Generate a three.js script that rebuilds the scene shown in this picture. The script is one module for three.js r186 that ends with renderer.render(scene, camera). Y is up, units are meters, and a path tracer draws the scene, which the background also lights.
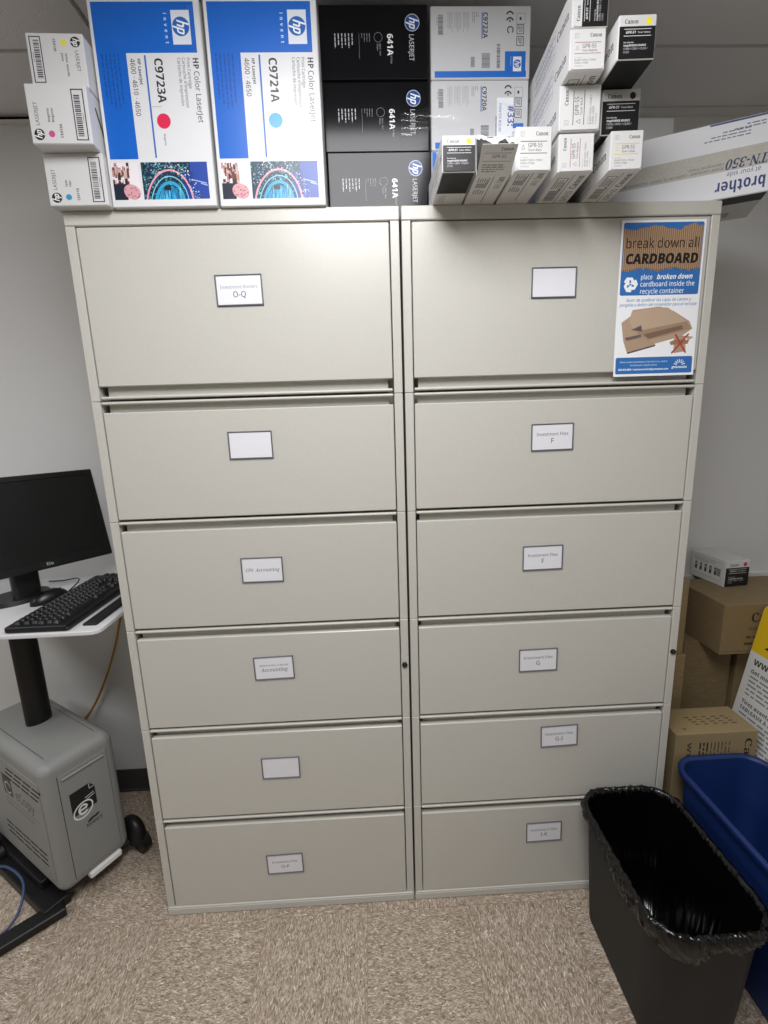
import * as THREE from 'three';
import { RoundedBoxGeometry } from 'three/addons/geometries/RoundedBoxGeometry.js';
import { mergeGeometries } from 'three/addons/utils/BufferGeometryUtils.js';
import { RectAreaLightUniformsLib } from 'three/addons/lights/RectAreaLightUniformsLib.js';

// ------------------------------------------------------------------ camera, light, exposure
const scene = new THREE.Scene();
scene.background = new THREE.Color(0x000000);
const camera = new THREE.PerspectiveCamera(96.12, 768 / 1024, 0.02, 30);
camera.position.set(0.6681, 1.4827, 1.1794);
camera.rotation.set(-0.1977, -0.0320, -0.0318, 'YXZ');
const renderer = new THREE.WebGLRenderer({ antialias: true });
renderer.toneMapping = THREE.LinearToneMapping;
renderer.toneMappingExposure = 1.0;
renderer.shadowMap.enabled = true;
RectAreaLightUniformsLib.init();
const TROFFERS = [   // centre x, centre z, width, depth, radiance
  [0.64, 1.07, 0.58, 1.18, 16.4],
  [-1.80, 1.07, 0.58, 1.18, 12.5],
];

// ------------------------------------------------------------------ helpers
let seed = 7;
const rnd = () => { seed = (Math.imul(seed, 1664525) + 1013904223) >>> 0; return seed / 4294967296; };
const rr = (a, b) => a + (b - a) * rnd();
const taken = {};
function numbered(name) { const n = taken[name] = (taken[name] ?? -1) + 1; return n ? name + '_' + String(n).padStart(3, '0') : name; }
function lit(o) { o.castShadow = true; o.receiveShadow = true; return o; }
function part(name, geo, mat, parent) { const m = lit(new THREE.Mesh(geo, mat)); m.name = name; parent.add(m); return m; }
function thing(name, label, category, pos = [0, 0, 0], turn = 0, group) {
  const g = new THREE.Group(); g.name = numbered(name); g.position.set(...pos); g.rotation.y = turn;
  g.userData = { label, category }; if (group) g.userData.group = group; scene.add(g); return g;
}
function solo(name, geo, mat, label, category, pos = [0, 0, 0], turn = 0, group) {
  const m = lit(new THREE.Mesh(geo, mat)); m.name = numbered(name); m.position.set(...pos); m.rotation.y = turn;
  m.userData = { label, category }; if (group) m.userData.group = group; scene.add(m); return m;
}
function struct(name, geo, mat) { const m = lit(new THREE.Mesh(geo, mat)); m.name = name; m.userData = { kind: 'structure' }; scene.add(m); return m; }
const mat = (color, roughness = 0.7, extra = {}) => new THREE.MeshStandardMaterial({ color, roughness, ...extra });
const at = (g, x, y, z) => g.translate(x, y, z);

// box with chamfered edges; base at y = 0 unless centred; six groups px nx py ny pz nz then bevels; uv 0..1 or metres
function chamferBox(w, h, d, b = 0.0015, metres = false, centred = false) {
  const X = w / 2, Y = h / 2, Z = d / 2, pos = [], uv = [], idx = [], groups = [];
  const oy = centred ? 0 : Y;
  const put = (p, u, v) => { pos.push(p[0], p[1] + oy, p[2]); uv.push(u, v); return pos.length / 3 - 1; };
  const quad = (a, c, e, f, su, sv) => { const i = put(a, 0, 0); put(c, su, 0); put(e, su, sv); put(f, 0, sv); idx.push(i, i + 1, i + 2, i, i + 2, i + 3); };
  const face = (o, u, v, lu, lv) => { const s = idx.length; quad(o, o.map((q, k) => q + u[k] * lu), o.map((q, k) => q + u[k] * lu + v[k] * lv), o.map((q, k) => q + v[k] * lv), metres ? lu : 1, metres ? lv : 1); groups.push([s, idx.length - s]); };
  face([X, -Y + b, Z - b], [0, 0, -1], [0, 1, 0], d - 2 * b, h - 2 * b);
  face([-X, -Y + b, -Z + b], [0, 0, 1], [0, 1, 0], d - 2 * b, h - 2 * b);
  face([-X + b, Y, Z - b], [1, 0, 0], [0, 0, -1], w - 2 * b, d - 2 * b);
  face([-X + b, -Y, -Z + b], [1, 0, 0], [0, 0, 1], w - 2 * b, d - 2 * b);
  face([-X + b, -Y + b, Z], [1, 0, 0], [0, 1, 0], w - 2 * b, h - 2 * b);
  face([X - b, -Y + b, -Z], [-1, 0, 0], [0, 1, 0], w - 2 * b, h - 2 * b);
  const s = idx.length, Q = [-1, 1];
  const P = (ax, sx, sy, sz) => [sx * (ax === 0 ? X : X - b), sy * (ax === 1 ? Y : Y - b), sz * (ax === 2 ? Z : Z - b)];
  const tri = (a, c, e) => { // orient outward
    const n = new THREE.Vector3().subVectors(new THREE.Vector3(...c), new THREE.Vector3(...a)).cross(new THREE.Vector3().subVectors(new THREE.Vector3(...e), new THREE.Vector3(...a)));
    const m = new THREE.Vector3(a[0] + c[0] + e[0], a[1] + c[1] + e[1], a[2] + c[2] + e[2]);
    const i = put(a, 0, 0); put(c, 0.01, 0); put(e, 0.01, 0.01); if (n.dot(m) > 0) idx.push(i, i + 1, i + 2); else idx.push(i, i + 2, i + 1);
  };
  for (const p of Q) for (const q of Q) {
    let A = P(1, -1, p, q), B = P(1, 1, p, q), C = P(2, -1, p, q), D = P(2, 1, p, q); tri(A, B, C); tri(B, D, C);
    A = P(0, p, -1, q); B = P(0, p, 1, q); C = P(2, p, -1, q); D = P(2, p, 1, q); tri(A, B, C); tri(B, D, C);
    A = P(0, p, q, -1); B = P(0, p, q, 1); C = P(1, p, q, -1); D = P(1, p, q, 1); tri(A, B, C); tri(B, D, C);
    for (const r of Q) tri(P(0, p, q, r), P(1, p, q, r), P(2, p, q, r));
  }
  groups.push([s, idx.length - s]);
  const g = new THREE.BufferGeometry();
  g.setAttribute('position', new THREE.Float32BufferAttribute(pos, 3)); g.setAttribute('uv', new THREE.Float32BufferAttribute(uv, 2)); g.setIndex(idx);
  const flat = g.toNonIndexed(); flat.computeVertexNormals();
  groups.forEach(([a, n], i) => flat.addGroup(a, n, i));
  return flat;
}
const ungroup = (g) => { g.clearGroups(); return g; };
const bx = (x0, x1, y0, y1, z0, z1, b = 0.001) => at(ungroup(chamferBox(x1 - x0, y1 - y0, z1 - z0, b, true, true)), (x0 + x1) / 2, (y0 + y1) / 2, (z0 + z1) / 2);
const joined = (list) => mergeGeometries(list.map((g) => { const q = g.index ? g.toNonIndexed() : g; ungroup(q); return q; }));
function tube(points, r, seg = 40, closed = false) { return new THREE.TubeGeometry(new THREE.CatmullRomCurve3(points.map((p) => new THREE.Vector3(...p)), closed), seg, r, 8, closed); }

// textures
function canvasTex(w, h, draw, color = true) {
  const c = document.createElement('canvas'); c.width = w; c.height = h; const g = c.getContext('2d'); draw(g, w, h);
  const t = new THREE.CanvasTexture(c); if (color) t.colorSpace = THREE.SRGBColorSpace; t.anisotropy = 8; t.magFilter = THREE.LinearFilter; return t;
}
function print(w, h, draw, roughness = 0.5, extra = {}) { return new THREE.MeshStandardMaterial({ map: canvasTex(w, h, draw), roughness, ...extra }); }
function fill(g, c, x, y, w, h) { g.fillStyle = c; g.fillRect(x, y, w, h); }
function txt(g, s, x, y, size, c = '#222', font = 'sans-serif', weight = '', align = 'left', maxW) {
  g.fillStyle = c; g.font = weight + ' ' + size + 'px ' + font; g.textAlign = align; g.textBaseline = 'alphabetic'; maxW ? g.fillText(s, x, y, maxW) : g.fillText(s, x, y);
}
// runs the drawing in a frame turned a quarter clockwise: inside, x runs down the page, y runs leftwards; size (h, w)
function quarter(g, w, draw) { g.save(); g.translate(w, 0); g.rotate(Math.PI / 2); draw(g); g.restore(); }
function barcode(g, x, y, w, h, c = '#222') { let p = x; while (p < x + w) { const a = rr(w / 90, w / 26); fill(g, c, p, y, Math.min(a, x + w - p), h); p += a + rr(w / 80, w / 34); } }
function fineText(g, x, y, w, lines, step, c, hgt = step * 0.45) { for (let i = 0; i < lines; i++) { let p = x; const end = x + w * (i === lines - 1 ? 0.6 : rr(0.85, 1)); while (p < end) { const a = rr(step * 0.7, step * 2.6); fill(g, c, p, y + i * step, Math.min(a, end - p), hgt); p += a + step * 0.4; } } }
function hpMark(g, cx, cy, r, disc = '#1d5fb4', ink = '#ffffff') {
  g.save(); g.translate(cx, cy); g.fillStyle = disc; g.beginPath(); g.arc(0, 0, r, 0, 7); g.fill();
  g.fillStyle = ink; g.strokeStyle = ink; g.lineWidth = r * 0.2; g.lineCap = 'butt';
  const k = 0.3; g.transform(1, 0, -k, 1, 0, 0);
  g.beginPath(); g.moveTo(-r * 0.48, -r * 0.98); g.lineTo(-r * 0.48, r * 0.46); g.stroke();
  g.beginPath(); g.moveTo(-r * 0.48, -r * 0.3); g.lineTo(-r * 0.2, -r * 0.3); g.quadraticCurveTo(-r * 0.04, -r * 0.3, -r * 0.04, -r * 0.12); g.lineTo(-r * 0.04, r * 0.46); g.stroke();
  g.beginPath(); g.moveTo(r * 0.26, r * 0.98); g.lineTo(r * 0.26, -r * 0.3); g.lineTo(r * 0.5, -r * 0.3); g.quadraticCurveTo(r * 0.68, -r * 0.3, r * 0.68, -r * 0.1); g.lineTo(r * 0.68, r * 0.2); g.quadraticCurveTo(r * 0.68, r * 0.38, r * 0.5, r * 0.38); g.lineTo(r * 0.26, r * 0.38); g.stroke();
  g.restore();
}
// fine relief for painted steel and plastic, tiling over 6 cm
function noiseTex(n, lo, hi, blur = 0, repeat = 1) {
  let a = new Float32Array(n * n).map(() => rnd());
  for (let k = 0; k < blur; k++) { const b = new Float32Array(n * n); for (let y = 0; y < n; y++) for (let x = 0; x < n; x++) { let s = 0; for (let j = -1; j < 2; j++) for (let i = -1; i < 2; i++) s += a[((y + j + n) % n) * n + (x + i + n) % n]; b[y * n + x] = s / 9; } a = b; }
  let mn = 1, mx = 0; for (const v of a) { mn = Math.min(mn, v); mx = Math.max(mx, v); }
  const d = new Uint8Array(n * n * 4); for (let i = 0; i < n * n; i++) { const v = Math.round(lo + (hi - lo) * (a[i] - mn) / (mx - mn)); d[i * 4] = d[i * 4 + 1] = d[i * 4 + 2] = v; d[i * 4 + 3] = 255; }
  const t = new THREE.DataTexture(d, n, n); t.wrapS = t.wrapT = THREE.RepeatWrapping; t.repeat.set(repeat, repeat); t.magFilter = THREE.LinearFilter; t.minFilter = THREE.LinearMipmapLinearFilter; t.generateMipmaps = true; t.needsUpdate = true; return t;
}
const peel = noiseTex(256, 0, 255, 2, 8);
const speck = noiseTex(256, 236, 255, 1, 9); speck.colorSpace = THREE.SRGBColorSpace;

// materials
const M = {
  paint: new THREE.MeshStandardMaterial({ color: 0xcbc9c0, map: speck, roughness: 0.28, bumpMap: peel, bumpScale: 0.00012 }),
  wall: new THREE.MeshStandardMaterial({ color: 0xd6d6d4, roughness: 0.85, bumpMap: peel, bumpScale: 0.0003 }),
  ceil: new THREE.MeshStandardMaterial({ color: 0xe8e7e7, map: speck, roughness: 0.95, bumpMap: peel, bumpScale: 0.0008 }),
  white: mat(0xe9e8e4, 0.55), trim: mat(0xd8d8d4, 0.6), black: mat(0x0b0b0c, 0.45), soot: mat(0x050505, 0.9),
  rubber: mat(0x3a3734, 0.8), steel: mat(0x77777a, 0.35, { metalness: 0.8 }), frame: mat(0x666a74, 0.45, { metalness: 0.2 }),
  card: mat(0xe2e2e4, 0.6), carton: mat(0xcfcfcd, 0.62), kraft: mat(0x958360, 0.85), brown: mat(0x7f6d4e, 0.88),
  tower: mat(0x8b8c89, 0.5), ink: mat(0x111111, 0.6),
};

// ------------------------------------------------------------------ the room
const X0 = -3.02, X1 = 2.32, Z0 = -0.52, Z1 = 4.6, CEIL = 2.4465;
{
  // floor: sub-floor and 12 inch vinyl composition tiles, grain turned a quarter from tile to tile
  const floor = struct('floor', bx(X0 - 0.1, X1 + 0.1, -0.12, -0.0034, Z0 - 0.1, Z1 + 0.1), mat(0x4a4036, 0.9));
  const chipTex = (k) => canvasTex(1024, 1024, (g, w, h) => {
    fill(g, '#9e8e7d', 0, 0, w, h);
    const tones = ['#bdb0a0', '#8c7b6a', '#a99a86', '#cbc0b2', '#786959', '#b2a491', '#9a8975', '#e0d8cb', '#63564a'];
    const odds = [0.2, 0.4, 0.55, 0.64, 0.74, 0.86, 0.95, 0.98, 1];
    for (let i = 0; i < 7500; i++) {
      const q = rnd(), c = tones[odds.findIndex((o) => q <= o)];
      g.save(); g.translate(rr(0, w), rr(0, h)); g.rotate(rr(-0.45, 0.45)); g.fillStyle = c; const L = rr(7, 27), T = rr(3, 7.5);
      g.beginPath(); g.moveTo(-L, 0); g.lineTo(-L * 0.3, -T); g.lineTo(L, -T * 0.4); g.lineTo(L * 0.5, T); g.closePath(); g.fill(); g.restore();
    }
  });
  const tileMats = [chipTex(0), chipTex(1)].map((map) => new THREE.MeshStandardMaterial({ map, roughness: 0.5 }));
  const S = 0.3048, tile = ungroup(chamferBox(S - 0.0004, 0.0034, S - 0.0004, 0.0003));
  tile.translate(0, -0.0034, 0);
  for (let i = -8; i < 8; i++) for (let j = -2; j < 13; j++) {
    const x = 0.005 + (i + 0.5) * S, z = 0.03 + (j + 0.5) * S;
    if (x - S / 2 < X0 - 0.12 || x + S / 2 > X1 + 0.3 || z + S / 2 > Z1 + 0.25 || z - S / 2 < Z0 - 0.2) continue;
    const t = part('floor_tile', tile, tileMats[Math.floor(rnd() * 2)], floor);
    t.position.set(x, 0, z); t.rotation.y = ((i + j) & 1 ? Math.PI / 2 : 0) + Math.PI * Math.floor(rnd() * 2);
  }
  struct('wall_back', bx(X0 - 0.1, X1 + 0.1, -0.1, CEIL - 0.018, Z0 - 0.1, Z0), M.wall);
  struct('wall_left', bx(X0 - 0.1, X0, -0.1, CEIL + 0.15, Z0 - 0.1, Z1 + 0.1), M.wall);
  struct('wall_right', bx(X1, X1 + 0.1, -0.1, CEIL + 0.15, Z0 - 0.1, Z1 + 0.1), M.wall);
  struct('wall_front', bx(X0 - 0.1, X1 + 0.1, -0.1, CEIL + 0.15, Z1, Z1 + 0.1), M.wall);
  struct('trim_1', bx(X0, X1, CEIL - 0.018, CEIL - 0.0155, Z0 - 0.1, Z0 + 0.022, 0.0005), M.trim);
  struct('trim_2', bx(X0, X1, CEIL - 0.034, CEIL - 0.018, Z0, Z0 + 0.0012, 0.0004), M.trim);
  struct('baseboard_back', joined([bx(X0, X1, 0, 0.1, Z0, Z0 + 0.006, 0.002), bx(X0, X1, 0, 0.012, Z0, Z0 + 0.014, 0.004)]), M.rubber);
  struct('baseboard_left', bx(X0, X0 + 0.006, 0, 0.1, Z0, Z1, 0.002), M.rubber);
  struct('baseboard_right', bx(X1 - 0.006, X1, 0, 0.1, Z0, Z1, 0.002), M.rubber);
  // ceiling: dark plenum slab, 2 x 4 ft lay-in panels, exposed grid
  const ceiling = struct('ceiling', bx(X0 - 0.1, X1 + 0.1, CEIL + 0.16, CEIL + 0.24, Z0 - 0.1, Z1 + 0.1), M.soot);
  const xs = [X0, -2.407, -1.188, 0.031, 1.25, X1], zs = [Z0, -0.255, 0.355, 0.965, 1.575, 2.185, 2.795, 3.405, 4.015, Z1];
  for (let i = 0; i < 5; i++) for (let j = 0; j < 9; j++) {
    const cx = (xs[i] + xs[i + 1]) / 2, cz = (zs[j] + zs[j + 1]) / 2;
    const fit = TROFFERS.find(([x, z]) => x > xs[i] && x < xs[i + 1] && z - 0.62 < zs[j + 1] && z + 0.62 > zs[j]);
    if (fit) {   // panels cut round a fitting
      const a = fit[0] - 0.314, b = fit[0] + 0.314, c = fit[1] - 0.614, d = fit[1] + 0.614, q = [xs[i] + 0.003, xs[i + 1] - 0.003, zs[j] + 0.002, zs[j + 1] - 0.003];
      for (const [x0, x1, z0, z1] of [[q[0], a, q[2], q[3]], [b, q[1], q[2], q[3]], [a, b, q[2], c], [a, b, d, q[3]]]) if (x1 - x0 > 0.01 && z1 - z0 > 0.01) part('ceiling_panel', bx(x0, x1, CEIL + 0.002, CEIL + 0.018, z0, z1, 0.001), M.ceil, ceiling);
      continue;
    }
    const back = j === 0 && i < 3;   // the border panels at the left have slipped off the wall angle
    part('ceiling_panel', bx(xs[i] + 0.006, xs[i + 1] - 0.006, CEIL, CEIL + 0.018, zs[j] + (j ? 0.006 : back ? 0.004 : 0.002), zs[j + 1] - 0.006, 0.001), M.ceil, ceiling);
  }
  for (const x of xs.slice(1, 5)) part('grid_runner', bx(x - 0.012, x + 0.012, CEIL + 0.011, CEIL + 0.013, Z0, Z1, 0.0004), M.trim, ceiling);
  for (const z of zs.slice(1, 9)) {
    const cut = TROFFERS.filter((t) => Math.abs(t[1] - z) < 0.62).map((t) => t[0]).sort((a, b) => a - b); let a = X0;
    for (const x of [...cut, X1 + 0.31]) { part('grid_runner', bx(a, x - 0.31, CEIL + 0.0108, CEIL + 0.013, z - 0.012, z + 0.012, 0.0004), M.trim, ceiling); a = x + 0.31; }
  }
  part('plenum_backing', joined([bx(X0, X1, CEIL + 0.02, CEIL + 0.16, Z0 - 0.1, Z0 - 0.08), bx(X0, X1, CEIL - 0.0155, CEIL + 0.02, Z0 - 0.1, Z0 - 0.06)]), M.soot, ceiling);
  part('wall_angle', bx(0.3, X1, CEIL - 0.0155, CEIL - 0.0008, Z0 + 0.018, Z0 + 0.0205, 0.0004), M.trim, ceiling);
  // surface wire channel on the back wall at the right
  const ch = struct('trim_3', bx(1.6, X1, 0.80, 0.846, Z0, Z0 + 0.018, 0.003), M.trim);
  for (const x of [1.93, 2.235]) part('slot', bx(x - 0.014, x + 0.014, 0.812, 0.822, Z0 + 0.016, Z0 + 0.0186, 0.001), M.soot, ch);
}
for (const [x, z, w, d, power] of TROFFERS) {
  const t = thing('ceiling_light', x < 0 ? 'recessed fluorescent troffer over the left part of the room' : 'recessed fluorescent troffer in the ceiling before the filing cabinets', 'ceiling light', [x, CEIL, z]);
  part('frame', joined([bx(-w / 2 - 0.02, w / 2 + 0.02, -0.001, 0.1, -d / 2 - 0.022, -d / 2), bx(-w / 2 - 0.02, w / 2 + 0.02, -0.001, 0.1, d / 2, d / 2 + 0.022), bx(-w / 2 - 0.022, -w / 2, -0.001, 0.1, -d / 2, d / 2), bx(w / 2, w / 2 + 0.022, -0.001, 0.1, -d / 2, d / 2), bx(-w / 2, w / 2, 0.09, 0.1, -d / 2, d / 2)]), M.trim, t);
  part('diffuser', bx(-w / 2, w / 2, 0.004, 0.008, -d / 2, d / 2), new THREE.MeshStandardMaterial({ color: 0xf4f4f0, roughness: 0.6, emissive: 0xfcfcff, emissiveIntensity: 0.9 }), t);
  const l = new THREE.RectAreaLight(0xfcfcff, power, w, d); l.name = 'troffer_glow'; l.position.set(0, 0.002, 0); l.rotation.x = -Math.PI / 2; t.add(l);
}

// ------------------------------------------------------------------ filing cabinets
const W = 0.762, H = 1.967, D = 0.457, SEAM = [1.9363, 1.5468, 1.2451, 0.9435, 0.6419, 0.3404];
function cardPrint(lines) {
  return print(320, 190, (g, w, h) => { fill(g, '#e4e4e8', 0, 0, w, h); for (const [s, y, size, c, font, weight] of lines) txt(g, s, w / 2, y, size, c, font || 'sans-serif', weight || '', 'center'); }, 0.35);
}
const holderGeo = joined([bx(-0.055, 0.055, 0.0315, 0.0345, 0, 0.003, 0.0008), bx(-0.055, 0.055, -0.0345, -0.0315, 0, 0.003, 0.0008), bx(-0.055, -0.052, -0.0315, 0.0315, 0, 0.003, 0.0008), bx(0.052, 0.055, -0.0315, 0.0315, 0, 0.003, 0.0008), bx(-0.052, 0.052, -0.031, 0.031, 0, 0.0008, 0.0002)]);
const cardGeo = at(ungroup(chamferBox(0.1035, 0.0625, 0.0006, 0.0001, false, true)), 0, 0, 0.0012);
const blankCard = cardPrint([]);
function filingCabinet(x0, label, cards) {
  const c = thing('filing_cabinet', label, 'filing cabinet', [x0 + W / 2, 0, -D / 2], 0, 'tall beige filing cabinets side by side');
  const a = -W / 2, b = W / 2, f = D / 2, st = 0.021, seg = [...SEAM, 0.026], sides = [];
  for (let i = 0; i < 6; i++) for (const s of [-1, 1]) sides.push(bx(s < 0 ? a : b - st, s < 0 ? a + st : b, seg[i + 1] + 0.0005, seg[i] - 0.0005, -f, f, 0.0012));
  sides.push(bx(a + 0.01, b - 0.01, 0.02, 1.94, -f, -f + 0.004), bx(a + 0.0205, b - 0.0205, 0.03, 1.93, f - 0.06, f - 0.058));
  part('case', joined(sides), M.paint, c);
  part('top_panel', bx(a - 0.0006, b + 0.0006, SEAM[0], H, -f, f + 0.0008, 0.002), M.paint, c);
  part('plinth', bx(a - 0.0004, b + 0.0004, 0, 0.0255, -f, f + 0.004, 0.003), M.paint, c);
  part('plinth_bead', new RoundedBoxGeometry(W - 0.004, 0.006, 0.008, 3, 0.0028).translate(0, 0.0262, f - 0.0008), M.paint, c);
  const fw = W / 2 - st - 0.0028;
  const label3 = (drawer, k) => {
    const [dx, y, roll, lines] = cards[k];
    const hold = part('label_holder', holderGeo, M.frame, drawer); hold.position.set(dx - W / 2, y, f + 0.0002); hold.rotation.z = roll;
    const cd = part('label_card', cardGeo, lines.length ? cardPrint(lines) : blankCard, drawer); cd.position.copy(hold.position); cd.rotation.z = roll;
  };
  // flipper door with its pull at the bottom
  const door = part('flipper_door', bx(-fw, fw, 1.582, 1.9335, f - 0.018, f - 0.0005, 0.0018), M.paint, c);
  part('pull_channel', bx(-fw + 0.011, fw - 0.011, 1.556, 1.586, f - 0.021, f - 0.0185, 0.0004), M.paint, door);
  part('pull_rail', new RoundedBoxGeometry(2 * fw, 0.0072, 0.02, 4, 0.0034).translate(0, 1.5554, f - 0.0102), M.paint, door);
  label3(door, 0);
  for (let k = 1; k < 6; k++) {
    const top = seg[k], bot = seg[k + 1] + (k === 5 ? 0.003 : 0.0055);
    const dr = part('drawer', bx(-fw, fw, bot, top - 0.0268, f - 0.018, f - 0.0003, 0.002), M.paint, c);
    part('pull_channel', bx(-fw + 0.009, fw - 0.009, top - 0.030, top - 0.003, f - 0.021, f - 0.0185, 0.0004), M.paint, dr);
    part('pull_rail', new RoundedBoxGeometry(2 * fw + 0.002, 0.0074, 0.021, 4, 0.0035).translate(0, top - 0.0043, f - 0.0095), M.paint, dr);
    label3(dr, k);
  }
  const lock = part('lock', new THREE.CylinderGeometry(0.0075, 0.0075, 0.006, 24).rotateX(Math.PI / 2).translate(W / 2 - 0.0115, 0.808, f + 0.001), M.black, c);
  part('key_slot', bx(W / 2 - 0.0122, W / 2 - 0.0108, 0.804, 0.812, f + 0.0035, f + 0.0044, 0.0002), M.steel, lock);
  return c;
}
const XR = W + 0.0059, GREY = '#5c606c', PEN = '#3a3c48';
filingCabinet(0, 'beige filing cabinet on the left, its top card reading O-Q', [
  [0.381, 1.793, 0.01, [['Investment Binders', 84, 31, '#8f939d'], ['O-Q', 142, 54, '#3d404a']]],
  [0.376, 1.431, 0.0, []],
  [0.378, 1.103, 0.0, [['CPS  Accounting', 108, 36, PEN, 'serif', 'italic']]],
  [0.387, 0.818, 0.02, [['ADMIN/PAYROLL & BILLING', 78, 20, GREY], ['Accounting', 126, 42, PEN, 'serif', 'italic']]],
  [0.382, 0.500, 0.0, []],
  [0.370, 0.165, 0.02, [['Investment Files', 84, 33, GREY], ['O-P', 142, 48, '#4b4e58']]],
]);
filingCabinet(XR, 'beige filing cabinet on the right, with the recycling poster on its door', [
  [1.133 - XR, 1.794, 0.0, []],
  [1.144 - XR, 1.426, 0.01, [['Investment Files', 84, 35, GREY], ['F', 142, 54, '#3d404a']]],
  [1.131 - XR, 1.104, 0.01, [['Investment Files', 84, 35, GREY], ['F', 142, 54, '#3d404a']]],
  [1.129 - XR, 0.803, 0.01, [['Investment Files', 84, 35, GREY], ['G', 142, 54, '#3d404a']]],
  [1.200 - XR, 0.556, 0.03, [['Investment Files', 84, 35, GREY], ['G-I', 142, 54, '#3d404a']]],
  [1.167 - XR, 0.224, 0.02, [['Investment Files', 84, 35, GREY], ['I-K', 142, 54, '#3d404a']]],
]);

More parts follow.
